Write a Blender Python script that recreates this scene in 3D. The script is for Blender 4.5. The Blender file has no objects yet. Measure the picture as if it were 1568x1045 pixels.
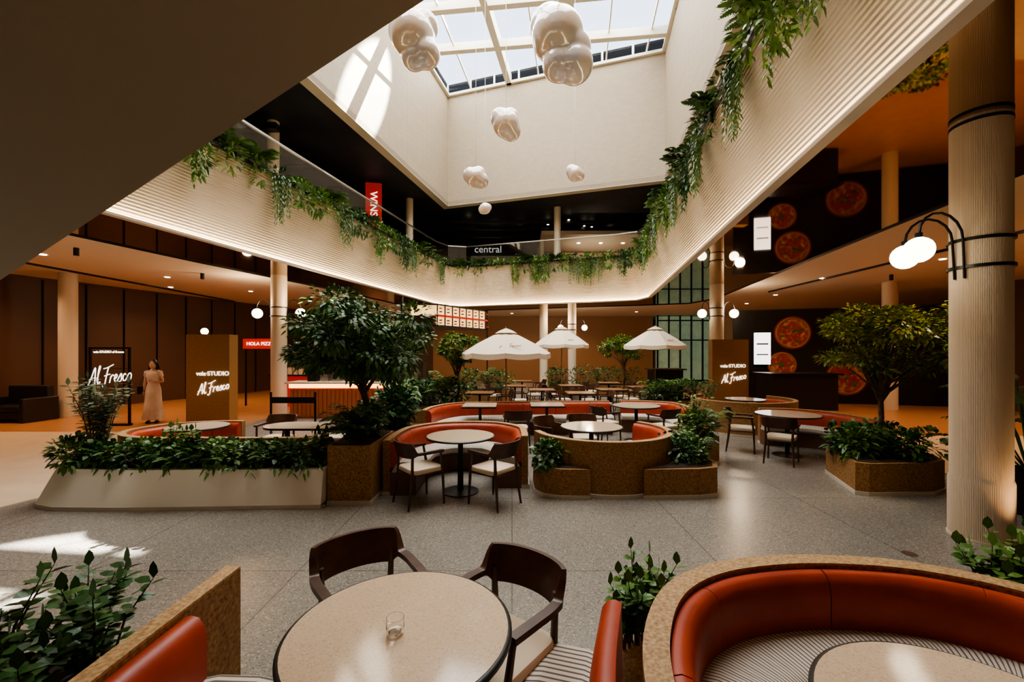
import bpy, math, random
from mathutils import Vector
random.seed(7)
R=random.random
def U(a,b): return a+(b-a)*random.random()
scene=bpy.context.scene
try: scene.view_settings.look='AgX - Medium High Contrast'
except Exception as e: print(e)
# ------------------------------------------------------------------ materials
def P(name,col,rough=.5,metal=0.,emit=None,es=0.,**kw):
    m=bpy.data.materials.new(name); m.use_nodes=True
    b=m.node_tree.nodes['Principled BSDF']
    b.inputs['Base Color'].default_value=(*col,1)
    b.inputs['Roughness'].default_value=rough
    b.inputs['Metallic'].default_value=metal
    if emit:
        b.inputs['Emission Color'].default_value=(*emit,1); b.inputs['Emission Strength'].default_value=es
    for k,v in kw.items(): b.inputs[k.replace('_',' ')].default_value=v
    return m
def noisecol(m,scale,stops,detail=3,kind='noise',coord='Object',bump=0,ramp='LINEAR'):
    nt=m.node_tree; N=nt.nodes; b=N['Principled BSDF']
    tc=N.new('ShaderNodeTexCoord')
    if kind=='noise':
        t=N.new('ShaderNodeTexNoise'); t.inputs['Detail'].default_value=detail; out=t.outputs['Fac']
    else:
        t=N.new('ShaderNodeTexVoronoi'); out=t.outputs['Distance'] if kind=='vor' else t.outputs['Color']
    t.inputs['Scale'].default_value=scale
    nt.links.new(tc.outputs[coord],t.inputs['Vector'])
    cr=N.new('ShaderNodeValToRGB'); cr.color_ramp.interpolation=ramp
    el=cr.color_ramp.elements
    el[0].position=stops[0][0]; el[0].color=(*stops[0][1],1)
    el[1].position=stops[-1][0]; el[1].color=(*stops[-1][1],1)
    for p,c in stops[1:-1]:
        e=el.new(p); e.color=(*c,1)
    nt.links.new(out,cr.inputs['Fac']); nt.links.new(cr.outputs['Color'],b.inputs['Base Color'])
    if bump:
        bp=N.new('ShaderNodeBump'); bp.inputs['Strength'].default_value=bump; bp.inputs['Distance'].default_value=.01
        nt.links.new(out,bp.inputs['Height']); nt.links.new(bp.outputs['Normal'],b.inputs['Normal'])
    return m
def zribs(m,scale,strength,dist=.01,axis='Z'):
    nt=m.node_tree; N=nt.nodes; b=N['Principled BSDF']
    tc=N.new('ShaderNodeTexCoord'); w=N.new('ShaderNodeTexWave'); w.bands_direction=axis
    w.inputs['Scale'].default_value=scale
    nt.links.new(tc.outputs['Object'],w.inputs['Vector'])
    bp=N.new('ShaderNodeBump'); bp.inputs['Strength'].default_value=strength; bp.inputs['Distance'].default_value=dist
    nt.links.new(w.outputs['Fac'],bp.inputs['Height']); nt.links.new(bp.outputs['Normal'],b.inputs['Normal'])
    return m
def terrazzo(name,base,dark,light,rough,scale=60,joint=None):
    m=P(name,base,rough); nt=m.node_tree; N=nt.nodes; b=N['Principled BSDF']
    tc=N.new('ShaderNodeTexCoord'); v=N.new('ShaderNodeTexVoronoi'); v.inputs['Scale'].default_value=scale
    nt.links.new(tc.outputs['Object'],v.inputs['Vector'])
    sep=N.new('ShaderNodeSeparateColor'); nt.links.new(v.outputs['Color'],sep.inputs['Color'])
    cr=N.new('ShaderNodeValToRGB'); cr.color_ramp.interpolation='CONSTANT'; el=cr.color_ramp.elements
    el[0].position=0; el[0].color=(*dark,1); el[1].position=.12; el[1].color=(*base,1)
    e=el.new(.9); e.color=(*light,1)
    nt.links.new(sep.outputs[0],cr.inputs['Fac'])
    n=N.new('ShaderNodeTexNoise'); n.inputs['Scale'].default_value=.6; nt.links.new(tc.outputs['Object'],n.inputs['Vector'])
    mx=N.new('ShaderNodeMix'); mx.data_type='RGBA'; mx.blend_type='MULTIPLY'; mx.inputs[0].default_value=.25
    nt.links.new(cr.outputs['Color'],mx.inputs[6]); nt.links.new(n.outputs['Fac'],mx.inputs[7])
    out=mx.outputs[2]
    if joint:
        br=N.new('ShaderNodeTexBrick'); br.inputs['Scale'].default_value=joint; br.offset=0
        br.inputs['Mortar Size'].default_value=.004
        br.inputs['Color1'].default_value=(1,1,1,1); br.inputs['Color2'].default_value=(.93,.93,.93,1); br.inputs['Mortar'].default_value=(.6,.6,.6,1)
        br.inputs['Brick Width'].default_value=1; br.inputs['Row Height'].default_value=1
        nt.links.new(tc.outputs['Object'],br.inputs['Vector'])
        m2=N.new('ShaderNodeMix'); m2.data_type='RGBA'; m2.blend_type='MULTIPLY'; m2.inputs[0].default_value=1
        nt.links.new(out,m2.inputs[6]); nt.links.new(br.outputs['Color'],m2.inputs[7]); out=m2.outputs[2]
    nt.links.new(out,b.inputs['Base Color'])
    return m
M={}
M['floor']=terrazzo('terrazzo_gray',(.28,.25,.21),(.17,.155,.135),(.44,.405,.35),.24,110,.55)
M['walk']=noisecol(P('walkway_tile',(.5,.33,.18),.35),3,[(.3,(.60,.45,.30)),(.7,(.68,.51,.36))])
M['orange']=noisecol(P('orange_tile',(.5,.18,.05),.3),3,[(.3,(.40,.18,.075)),(.7,(.46,.215,.09))])
M['cork']=noisecol(P('cork',(.3,.15,.06),.7),50,[(.3,(.14,.062,.02)),(.45,(.27,.135,.045)),(.6,(.36,.19,.068)),(.75,(.48,.28,.11))],5,bump=.15)
M['corkedge']=noisecol(P('cork_rim',(.4,.24,.11),.6),60,[(.3,(.26,.14,.055)),(.5,(.45,.27,.12)),(.7,(.58,.39,.19))],5)
M['white']=P('cast_plaster',(.84,.78,.67),.5)
M['plinth']=P('plinth',(.60,.53,.44),.5)
M['red']=noisecol(P('red_leather',(.45,.06,.02),.42),6,[(.3,(.34,.036,.010)),(.7,(.45,.052,.013))])
def stripes():
    m=P('striped_fabric',(.7,.68,.64),.8); nt=m.node_tree; N=nt.nodes; b=N['Principled BSDF']
    uv=N.new('ShaderNodeUVMap'); uv.uv_map='uv'; s=N.new('ShaderNodeSeparateXYZ'); nt.links.new(uv.outputs[0],s.inputs[0])
    a=N.new('ShaderNodeMath'); a.operation='MULTIPLY'; a.inputs[1].default_value=34; nt.links.new(s.outputs[0],a.inputs[0])
    f=N.new('ShaderNodeMath'); f.operation='FRACT'; nt.links.new(a.outputs[0],f.inputs[0])
    g=N.new('ShaderNodeMath'); g.operation='GREATER_THAN'; g.inputs[1].default_value=.66; nt.links.new(f.outputs[0],g.inputs[0])
    mx=N.new('ShaderNodeMix'); mx.data_type='RGBA'; mx.inputs[6].default_value=(.70,.62,.52,1); mx.inputs[7].default_value=(.16,.12,.10,1)
    nt.links.new(g.outputs[0],mx.inputs[0]); nt.links.new(mx.outputs[2],b.inputs['Base Color']); return m
M['stripe']=stripes()
M['darkwood']=noisecol(P('dark_walnut',(.05,.02,.01),.35),9,[(.3,(.04,.015,.008)),(.7,(.09,.036,.017))])
M['basewood']=P('seat_base',(.14,.065,.03),.5)
M['cream']=P('cream_cushion',(.70,.56,.40),.7)
M['black']=P('black_metal',(.012,.012,.012),.35,.3)
M['ttop']=terrazzo('table_terrazzo',(.80,.60,.42),(.70,.50,.34),(.84,.68,.50),.1,160)
M['tbrown']=P('brown_table',(.28,.14,.07),.3)
M['wallcream']=P('cream_paint',(.64,.53,.40),.6)
M['fascia']=zribs(P('ribbed_fascia',(.68,.56,.41),.55),5.2,.9,.02)
def brick(m,sc,c1,c2,mo,ms=.01,bump=.3):
    nt=m.node_tree; N=nt.nodes; b=N['Principled BSDF']; tc=N.new('ShaderNodeTexCoord')
    mp=N.new('ShaderNodeMapping'); mp.inputs['Rotation'].default_value=(math.pi/2,0,0); nt.links.new(tc.outputs['Object'],mp.inputs[0])
    br=N.new('ShaderNodeTexBrick'); br.inputs['Scale'].default_value=sc; br.inputs['Mortar Size'].default_value=ms
    for k,v in(('Color1',c1),('Color2',c2),('Mortar',mo)): br.inputs[k].default_value=(*v,1)
    nt.links.new(mp.outputs[0],br.inputs['Vector']); nt.links.new(br.outputs['Color'],b.inputs['Base Color'])
    bp=N.new('ShaderNodeBump'); bp.inputs['Strength'].default_value=bump; bp.inputs['Distance'].default_value=.01
    nt.links.new(br.outputs['Fac'],bp.inputs['Height']); nt.links.new(bp.outputs['Normal'],b.inputs['Normal']); return m
M['well']=brick(P('well_tile',(.7,.62,.52),.6),2.4,(.37,.305,.22),(.345,.28,.205),(.28,.23,.165))
M['soffit']=P('soffit_panel',(.24,.185,.125),.55)
M['mirror']=P('bronze_mirror',(.46,.32,.20),.03,1.)
M['ceil']=P('ceiling_paint',(.78,.64,.49),.6)
M['darkceil']=noisecol(P('black_ceiling',(.012,.012,.014),.6),.8,[(.4,(.008,.008,.01)),(.6,(.02,.02,.022))])
M['brown']=noisecol(P('brown_wall',(.12,.055,.028),.5),.5,[(.3,(.075,.036,.020)),(.7,(.105,.05,.028))])
M['blackwall']=P('black_wall',(.015,.012,.011),.4)
M['column']=P('column_paint',(.70,.58,.44),.45)
M['led']=P('led_strip',(1,1,1),.5,emit=(1,.76,.46),es=22)
M['globe']=P('opal_globe',(1,1,1),.3,emit=(1,.84,.60),es=9)
M['menulit']=P('menu_lightbox',(1,.8,.4),.5,emit=(1,.60,.22),es=1.5)
M['screen']=P('lit_screen',(1,1,1),.5,emit=(1,.95,.9),es=2.5)
M['orangeled']=P('orange_led',(1,.4,.1),.5,emit=(1,.30,.04),es=7.)
M['letter']=P('white_lettering',(1,1,1),.5,emit=(1,.95,.85),es=1.6)
M['redsign']=P('red_sign',(.5,.02,.015),.5,emit=(.6,.02,.01),es=.35)
M['frame']=P('skylight_frame',(.74,.68,.57),.5)
M['soil']=P('soil',(.03,.018,.01),.9)
M['bark']=noisecol(P('bark',(.12,.07,.04),.8),20,[(.3,(.05,.03,.015)),(.7,(.16,.1,.06))])
M['brushed']=P('brushed_steel',(.5,.48,.45),.3,1.)
def leafmat(name,a,b,c,rough=.42):
    m=noisecol(P(name,a,rough),2.6,[(.3,a),(.5,b),(.72,c)],6); return m
M['leafD']=leafmat('leaf_dark',(.018,.065,.013),(.035,.105,.022),(.07,.16,.035))
M['leafM']=leafmat('leaf_mid',(.045,.12,.018),(.09,.19,.028),(.15,.27,.045))
M['leafY']=leafmat('leaf_yellow',(.16,.19,.012),(.30,.29,.02),(.48,.40,.035))
M['leafG']=leafmat('leaf_olive',(.14,.19,.10),(.21,.26,.15),(.32,.37,.22))
M['leafH']=leafmat('leaf_hanging',(.05,.11,.025),(.085,.16,.04),(.14,.23,.065))
def glassmat(name,tint,fac):
    m=bpy.data.materials.new(name); m.use_nodes=True; nt=m.node_tree; N=nt.nodes
    N.remove(N['Principled BSDF']); o=N['Material Output']
    t=N.new('ShaderNodeBsdfTransparent'); t.inputs[0].default_value=(*tint,1)
    g=N.new('ShaderNodeBsdfGlossy'); g.inputs['Roughness'].default_value=.02
    mx=N.new('ShaderNodeMixShader'); mx.inputs[0].default_value=fac
    nt.links.new(t.outputs[0],mx.inputs[1]); nt.links.new(g.outputs[0],mx.inputs[2]); nt.links.new(mx.outputs[0],o.inputs[0]); return m
M['glass']=glassmat('clear_glass',(.9,.94,.92),.10)
M['skyglass']=glassmat('skylight_glass',(.93,.96,1.),.04)
M['pearl']=noisecol(P('pearl_bubble',(.72,.62,.60),.16,.12,Coat_Weight=.8),1.6,[(.35,(.62,.60,.68)),(.5,(.74,.66,.62)),(.65,(.80,.62,.50))],1)
try:
    b=M['pearl'].node_tree.nodes['Principled BSDF']; b.inputs['Thin Film Thickness'].default_value=520; b.inputs['Thin Film IOR'].default_value=1.8
    b.inputs['Specular IOR Level'].default_value=.9
except Exception as e: print(e)
# ------------------------------------------------------------------ mesh builder
class MB:
    def __init__(s): s.v=[];s.f=[];s.m=[];s.uv={}; s.mats=[]
    def mi(s,mat):
        if mat not in s.mats: s.mats.append(mat)
        return s.mats.index(mat)
    def face(s,idx,mat,uv=None):
        s.f.append(idx); s.m.append(s.mi(mat))
        if uv: s.uv[len(s.f)-1]=uv
    def add(s,vs,fs,mat):
        o=len(s.v); s.v.extend([tuple(p) for p in vs]); k=s.mi(mat)
        for f in fs: s.f.append([i+o for i in f]); s.m.append(k)
    def box(s,x0,x1,y0,y1,z0,z1,mat,rot=0,piv=None):
        vs=[(x,y,z) for z in(z0,z1) for x,y in((x0,y0),(x1,y0),(x1,y1),(x0,y1))]
        if rot:
            c=piv or ((x0+x1)/2,(y0+y1)/2); cs,sn=math.cos(rot),math.sin(rot)
            vs=[(c[0]+(x-c[0])*cs-(y-c[1])*sn,c[1]+(x-c[0])*sn+(y-c[1])*cs,z) for x,y,z in vs]
        s.add(vs,[(3,2,1,0),(4,5,6,7),(0,1,5,4),(1,2,6,5),(2,3,7,6),(3,0,4,7)],mat)
    def lathe(s,prof,mat,c=(0,0),n=32,sx=1,sy=1,cap=True):
        vs=[]; 
        for r,z in prof:
            for i in range(n):
                a=2*math.pi*i/n; vs.append((c[0]+r*sx*math.cos(a),c[1]+r*sy*math.sin(a),z))
        fs=[]
        for j in range(len(prof)-1):
            for i in range(n):
                k=(i+1)%n; fs.append((j*n+i,j*n+k,(j+1)*n+k,(j+1)*n+i))
        if cap:
            fs.append(tuple(range(n-1,-1,-1))); fs.append(tuple((len(prof)-1)*n+i for i in range(n)))
        s.add(vs,fs,mat)
    def sphere(s,c,r,mat,n=16,sc=(1,1,1)):
        h=n//2
        vs=[(c[0],c[1],c[2]-r*sc[2])]
        for j in range(1,h):
            t=math.pi*j/h
            for i in range(n):
                a=2*math.pi*i/n; vs.append((c[0]+r*sc[0]*math.sin(t)*math.cos(a),c[1]+r*sc[1]*math.sin(t)*math.sin(a),c[2]-r*sc[2]*math.cos(t)))
        vs.append((c[0],c[1],c[2]+r*sc[2])); fs=[]
        for i in range(n): fs.append((0,1+(i+1)%n,1+i))
        for j in range(h-2):
            for i in range(n):
                k=(i+1)%n; fs.append((1+j*n+i,1+j*n+k,1+(j+1)*n+k,1+(j+1)*n+i))
        L=len(vs)-1; b=1+(h-2)*n
        for i in range(n): fs.append((b+i,b+(i+1)%n,L))
        s.add(vs,fs,mat)
    def tube(s,pts,rad,mat,n=8):
        pts=[Vector(p) for p in pts]; rs=rad if isinstance(rad,(list,tuple)) else [rad]*len(pts)
        vs=[];up=Vector((0,0,1))
        for i,p in enumerate(pts):
            t=(pts[min(i+1,len(pts)-1)]-pts[max(i-1,0)]).normalized()
            a=t.cross(up if abs(t.z)<.95 else Vector((1,0,0))).normalized() if i==0 else (a-t*a.dot(t)).normalized()
            b=t.cross(a)
            for k in range(n):
                w=2*math.pi*k/n; vs.append(p+(a*math.cos(w)+b*math.sin(w))*rs[i])
        fs=[(j*n+k,j*n+(k+1)%n,(j+1)*n+(k+1)%n,(j+1)*n+k) for j in range(len(pts)-1) for k in range(n)]
        fs.append(tuple(range(n-1,-1,-1))); fs.append(tuple((len(pts)-1)*n+k for k in range(n)))
        s.add(vs,fs,mat)
    def prism(s,poly,z0,z1,mat,top=None,topmat=None,polytop=None):
        n=len(poly); pt=polytop or poly; o=len(s.v)
        s.v.extend([(x,y,z0) for x,y in poly]+[(x,y,z1) for x,y in pt])
        for i in range(n): s.face([o+i,o+(i+1)%n,o+n+(i+1)%n,o+n+i],mat)
        s.face([o+i for i in range(n-1,-1,-1)],mat); s.face([o+n+i for i in range(n)],topmat or mat)
    def sweep(s,path,prof,mat,side=1,closed=False):
        n=len(path);k=len(prof);o=len(s.v); L=0; Ls=[]
        for i,p in enumerate(path):
            if i: L+=math.dist(p,path[i-1])
            Ls.append(L)
            a=path[i-1] if (i>0 or closed) else path[i]; b=path[(i+1)%n] if (i<n-1 or closed) else path[i]
            def nm(u,v):
                d=math.dist(u,v) or 1; return Vector((-(v[1]-u[1])/d,(v[0]-u[0])/d))
            if a==p: nn=nm(p,b)
            elif b==p: nn=nm(a,p)
            else:
                n1=nm(a,p);n2=nm(p,b); nn=(n1+n2); nn=nn/max(nn.length,1e-6); nn=nn/max(nn.dot(n1),.5)
            for off,z in prof: s.v.append((p[0]+nn.x*off*side,p[1]+nn.y*off*side,z))
        for i in range(n if closed else n-1):
            i2=(i+1)%n
            for j in range(k):
                j2=(j+1)%k; f=[o+i*k+j,o+i2*k+j,o+i2*k+j2,o+i*k+j2]
                s.face(f,mat,[(Ls[i],j/k),(Ls[i2],j/k),(Ls[i2],(j+1)/k),(Ls[i],(j+1)/k)])
        if not closed:
            s.face([o+j for j in range(k-1,-1,-1)],mat); s.face([o+(n-1)*k+j for j in range(k)],mat)
    def leaf(s,p,d,L,W,mat,droop=.3,n=None):
        d=Vector(d).normalized(); up=n or Vector((U(-.5,.5),U(-.5,.5),1))
        a=d.cross(up); a=a.normalized() if a.length>1e-3 else Vector((1,0,0))
        p=Vector(p); q=lambda t:p+d*(t*L)-Vector((0,0,droop*L*t*t))
        o=len(s.v); c1,c2=q(.35),q(.72)
        s.v.extend([tuple(p),tuple(c1+a*W*.5),tuple(c1-a*W*.5),tuple(c2+a*W*.36),tuple(c2-a*W*.36),tuple(q(1))])
        k=s.mi(mat)
        s.f+= [[o,o+2,o+1],[o+1,o+2,o+4,o+3],[o+3,o+4,o+5]]; s.m+=[k,k,k]
    def build(s,name,loc=(0,0,0),rz=0,smooth=True,parent=None,recalc=True,ang=.7):
        me=bpy.data.meshes.new(name); me.from_pydata(s.v,[],s.f)
        for m in s.mats: me.materials.append(m)
        me.polygons.foreach_set('material_index',s.m)
        if s.uv:
            ul=me.uv_layers.new(name='uv')
            for fi,uv in s.uv.items():
                pl=me.polygons[fi]
                for li,c in zip(pl.loop_indices,uv): ul.data[li].uv=c
        if recalc:
            import bmesh
            bm=bmesh.new(); bm.from_mesh(me); bmesh.ops.recalc_face_normals(bm,faces=bm.faces); bm.to_mesh(me); bm.free()
        if smooth:
            me.shade_smooth(); me.set_sharp_from_angle(angle=ang)
        me.update()
        return inst(name,me,loc,rz,parent)
def inst(name,me,loc=(0,0,0),rz=0,parent=None):
    o=bpy.data.objects.new(name,me); scene.collection.objects.link(o); o.location=loc; o.rotation_euler=(0,0,rz)
    if parent: o.parent=parent
    return o
def empty(name,loc=(0,0,0),rz=0):
    o=bpy.data.objects.new(name,None); scene.collection.objects.link(o); o.location=loc; o.rotation_euler=(0,0,rz); return o
def catm(pts,n=8,closed=False):
    out=[];N=len(pts)
    for i in range(N if closed else N-1):
        g=lambda k: pts[k%N] if closed else pts[max(0,min(N-1,k))]
        p0,p1,p2,p3=g(i-1),g(i),g(i+1),g(i+2)
        for j in range(n):
            t=j/n
            out.append(tuple(.5*((2*b)+(-a+c)*t+(2*a-5*b+4*c-d)*t*t+(-a+3*b-3*c+d)*t**3) for a,b,c,d in zip(p0,p1,p2,p3)))
    if not closed: out.append(tuple(pts[-1]))
    return out
def chunks(path,L):
    tot=sum(math.dist(a,b) for a,b in zip(path,path[1:])); n=max(1,round(tot/L)); seg=tot/n; res=[];cur=[path[0]];acc=0
    for a,b in zip(path,path[1:]):
        acc+=math.dist(a,b); cur.append(b)
        if acc>=seg-1e-6: res.append(cur);cur=[b];acc=0
    if len(cur)>1:
        if res and len(cur)<3: res[-1]+=cur[1:]
        else: res.append(cur)
    return res
def text(body,loc,size,mat,parent=None,name='lettering',shear=0,rz=0,bold=0.,ext=.008):
    c=bpy.data.curves.new(name,'FONT'); c.body=body; c.size=size; c.extrude=ext; c.align_x='CENTER'; c.align_y='CENTER'; c.shear=shear; c.offset=bold
    c.materials.append(mat)
    o=bpy.data.objects.new(name,c); scene.collection.objects.link(o); o.location=loc; o.rotation_euler=(math.pi/2,0,rz)
    if parent: o.parent=parent
    return o
SCR=[[(0,0),(.3,.5),(.62,1.08),(.64,.5),(.62,0)],[(.08,.33),(.4,.42),(.75,.42)],
 [(.78,.15),(.95,.6),(1.12,1.08),(1.04,1.12),(.92,.6),(.92,.08),(1.02,.02),(1.15,.15)],
 [(1.45,.95),(1.85,1.0),(2.4,1.15)],[(1.92,1.0),(1.76,.5),(1.6,-.1),(1.42,-.22),(1.34,-.1)],[(1.55,.48),(1.8,.52),(2.1,.56)],
 [(2.08,0),(2.2,.42),(2.2,.34),(2.34,.5),(2.48,.42)],[(2.5,.2),(2.72,.28),(2.8,.44),(2.66,.5),(2.55,.25),(2.64,.04),(2.8,.06),(2.95,.22)],
 [(2.95,.22),(3.2,.52),(3.24,.3),(3.2,.06),(3.0,.02)],[(3.66,.4),(3.52,.48),(3.38,.25),(3.46,.04),(3.62,.05),(3.78,.2)],
 [(4.0,.48),(3.84,.3),(3.9,.05),(4.1,.05),(4.2,.3),(4.1,.48),(3.98,.45)]]
def script(x,y,z,width,mat,parent,tilt=.2,thick=.012,sy=1.25):
    b=MB(); s=width/4.2
    for st in SCR:
        pts=[]
        for u,v in catm(st,5):
            u=u-2.1+.25*v; v=(v-.4)*sy; pts.append(((u*math.cos(tilt)-v*math.sin(tilt))*s,0,(u*math.sin(tilt)+v*math.cos(tilt))*s))
        b.tube(pts,thick,mat,6)
    return b.build('lettering',(x,y,z),parent=parent)
# ------------------------------------------------------------------ shell
ZC=4.2; ZF=6.1; ZW=9.2; ZS=14.6
Pn=[(2.3,-2.2),(3.2,2.9),(4.75,11.6),(5.85,17.8),(5.6,18.9),(4.6,19.3),(-2.4,21.5),(-3.3,21.3),(-3.75,20.3),(-4.6,16.8),(-6.04,10.7),(-6.83,7.2),(-8.9,-2.2)]
Pt=[(1.8,-1.8),(2.75,2.9),(4.28,11.6),(5.35,17.6),(5.2,18.5),(4.5,18.85),(-2.3,21.05),(-2.95,20.9),(-3.3,20.2),(-4.15,16.8),(-5.6,10.7),(-6.4,7.2),(-8.5,-1.8)]
Mi=[(5.2,-3.6),(6.2,2.9),(7.6,11.4),(8.8,18.5),(8.4,20.2),(6.6,20.9),(-2.0,23.6),(-4.2,23.4),(-5.2,22),(-6.3,17),(-8.1,10.9),(-9.0,7.2),(-11.2,-3.6)]
Ou=[(20,-7),(20,3),(20,12),(20,30),(14,30),(7,30),(-2,30),(-9,30),(-20,30),(-20,18),(-20,11),(-20,7),(-20,-7)]
def ring(name,A,za,B,zb,mat,thick=0):
    b=MB();n=len(A)
    b.v=[(x,y,za) for x,y in A]+[(x,y,zb) for x,y in B]
    for i in range(n): j=(i+1)%n; b.face([i,j,n+j,n+i],mat)
    return b.build(name,smooth=False,recalc=False)
b=MB(); b.box(-20,20,-7,30,-.2,0,M['floor']); b.build('floor',smooth=False)
b=MB(); b.prism([(-20,5.06),(-6.15,5.06),(-6.0,5.6),(-6.3,7),(-6.9,10),(-20,10)],.0,.006,M['walk']); 
b.prism([(-20,10),(-6.9,10),(-7.2,30),(-20,30)],0,.006,M['orange']); b.build('floor_walkway_left',smooth=False)
b=MB(); b.prism([(6.3,3.2),(20,3.2),(20,9.5),(7.0,9.5)],0,.006,M['walk']); b.prism([(7.0,9.5),(20,9.5),(20,30),(7.6,30)],0,.006,M['orange']); b.build('floor_walkway_right',smooth=False)
ring('ceiling_mirror_band',Pn,ZC,Mi,ZC,M['mirror'])
ring('ceiling',Mi,ZC-.03,Ou,ZC-.03,M['ceil'])
ring('trim_mirror_step',Mi,ZC-.03,Mi,ZC,M['black'])
b=MB();n=len(Pn)
b.v=[(x,y,ZC) for x,y in Pn]+[(x,y,ZF) for x,y in Pt]
for i in range(n): b.face([i,(i+1)%n,n+(i+1)%n,n+i],M['fascia'])
b.build('wall_fascia',smooth=False,recalc=False)
ring('floor_upper',Pt,ZF-.05,Ou,ZF-.05,M['soffit'])
b=MB(); b.sweep(Pt,[(-.02,ZF-.04),(-.02,ZF+.03),(-.08,ZF+.03),(-.08,ZF-.04)],M['black'],side=-1,closed=True); b.build('trim_fascia_cap',smooth=False)
b=MB(); b.sweep(Pn,[(.02,ZC-.03),(.16,ZC-.03),(.16,ZC+.015),(.02,ZC+.015)],M['wallcream'],side=1,closed=True)
b.sweep(Pn,[(.04,ZC+.018),(.13,ZC+.018),(.13,ZC+.035),(.04,ZC+.035)],M['led'],side=1,closed=True); b.build('cove_light_strip',smooth=False)
def offs(poly,d):
    m=MB(); m.sweep(poly,[(d,0),(d,1)],M['black'],side=-1,closed=True); return [(m.v[i][0],m.v[i][1]) for i in range(0,len(m.v),2)]
Pg=offs(Pt,.35)
b=MB()
for i in range(len(Pg)): 
    a,c=Pg[i],Pg[(i+1)%len(Pg)]
    o=len(b.v); b.v+= [(a[0],a[1],ZF),(c[0],c[1],ZF),(c[0],c[1],ZF+1.05),(a[0],a[1],ZF+1.05)]; b.face([o,o+1,o+2,o+3],M['glass'])
b.sweep(Pg,[(-.03,ZF+1.05),(.03,ZF+1.05),(.03,ZF+1.1),(-.03,ZF+1.1)],M['brushed'],closed=True)
b.build('glass_balustrade',smooth=False,recalc=False)
Wb=[(3.95,4.0),(4.84,8.9),(6.5,18.1),(1.5,19.75),(-3.2,21.3),(-5.4,11.5),(-7.0,4.0)]
Ow=[(20,-7),(20,9),(20,30),(2,30),(-20,30),(-20,11),(-20,-7)]
ring('ceiling_upper',Wb,ZW+.02,Ow,ZW+.02,M['darkceil'])
b=MB();n=len(Wb); b.v=[(x,y,ZW) for x,y in Wb]+[(x,y,ZS) for x,y in Wb]
for i in range(n): b.face([i,(i+1)%n,n+(i+1)%n,n+i],M['well'])
b.sweep(Wb,[(0,ZW-.02),(.35,ZW-.02),(.35,ZW+.2),(0,ZW+.2)],M['wallcream'],side=-1,closed=True)
b.build('wall_skylight_well',smooth=False,recalc=False)
ring('roof',Wb,ZS+.62,Ow,ZS+.62,M['darkceil'])
b=MB()
def beam(x0,y0,x1,y1,w,z0,z1,mat=M['frame']):
    d=Vector((x1-x0,y1-y0)).normalized(); n=Vector((-d.y,d.x))*w/2
    b.prism([(x0+n.x,y0+n.y),(x0-n.x,y0-n.y),(x1-n.x,y1-n.y),(x1+n.x,y1+n.y)],z0,z1,mat)
beam(-3.2,4,-.15,20.3,.26,ZS,ZS+.5); beam(.4,4,2.7,19.4,.26,ZS,ZS+.5)
for y in (6,8.5,11,13.5,15.6,17.7): beam(-6.8+.2*(y-4),y+.6,4.2+.17*(y-4),y-.6,.24,ZS+.02,ZS+.35)
for x in (-4.6,-1.2,1.9,3.6): beam(x,4.2,x+2.6,21.,.05,ZS+.2,ZS+.32)
b.sweep(Wb,[(-.14,ZS),(.06,ZS),(.06,ZS+.12),(-.14,ZS+.12)],M['frame'],side=-1,closed=True)
for i in range(n):
    p,q=Wb[i],Wb[(i+1)%n]
    for t in range(4):
        x=p[0]+(q[0]-p[0])*t/4; y=p[1]+(q[1]-p[1])*t/4; b.box(x-.04,x+.04,y-.04,y+.04,ZS,ZS+.62,M['frame'])
b.build('skylight_frame',smooth=False)
b=MB(); o=0
b.v=[(x,y,ZS+.34) for x,y in Wb]; b.face(list(range(n)),M['skyglass']); b.build('window_skylight',smooth=False,recalc=False)
b=MB(); b.box(-20.2,-20,-7,30,0,9.3,M['brown']); b.build('wall_left',smooth=False)
b=MB(); b.box(20,20.2,-7,30,0,9.3,M['brown']); b.build('wall_right',smooth=False)
b=MB(); b.box(-20.2,20.2,30,30.2,0,9.3,M['brown']); b.build('wall_back',smooth=False)
b=MB(); b.box(-20.2,20.2,-7.2,-7,0,9.3,M['wallcream']); b.build('wall_front',smooth=False)
def wallseg(name,x0,y0,x1,y1,z0,z1,mat,t=.12,extra=None):
    global b
    b=MB(); beam(x0,y0,x1,y1,t,z0,z1,mat)
    return b.build(name,smooth=False)
wallseg('wall_shop_left',-16.8,6.,-11.4,23.,0,4.17,M['brown'])
wallseg('wall_shop_back_left',-11.4,23,-5,27,0,4.17,M['brown'])
wallseg('wall_shop_back',-5,27,8.9,27,0,4.17,P('amber_wall',(.34,.19,.10),.5))
wallseg('wall_black_facade',8.6,16.6,15.5,14.6,0,3.5,M['blackwall'])
wallseg('wall_shop_right',15.5,14.6,18.5,9,0,4.17,M['brown'])
wallseg('wall_shop_back_right',12.4,26.6,20,22,0,4.17,M['wallcream'])
b=MB()
for k in range(15):
    t=.06+k*.06; x=-16.8+5.4*t; y=6+17*t; b.box(x+.062,x+.10,y-.02,y+.02,.0,4.1,M['black'])
b.build('trim_wall_left',smooth=False)
b=MB()
for z,t in ((0,.12),(.0,.0)): pass
b.box(-14.0,-12.9,11.2,12.0,.1,.30,M['blackwall'])
b.prism(rrect(-13.98,-13.47,11.18,11.84,.06) if False else [(-13.98,11.18),(-13.47,11.18),(-13.47,11.84),(-13.98,11.84)],.30,.44,M['blackwall']); b.prism([(-13.43,11.18),(-12.92,11.18),(-12.92,11.84),(-13.43,11.84)],.30,.44,M['blackwall'])
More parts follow.
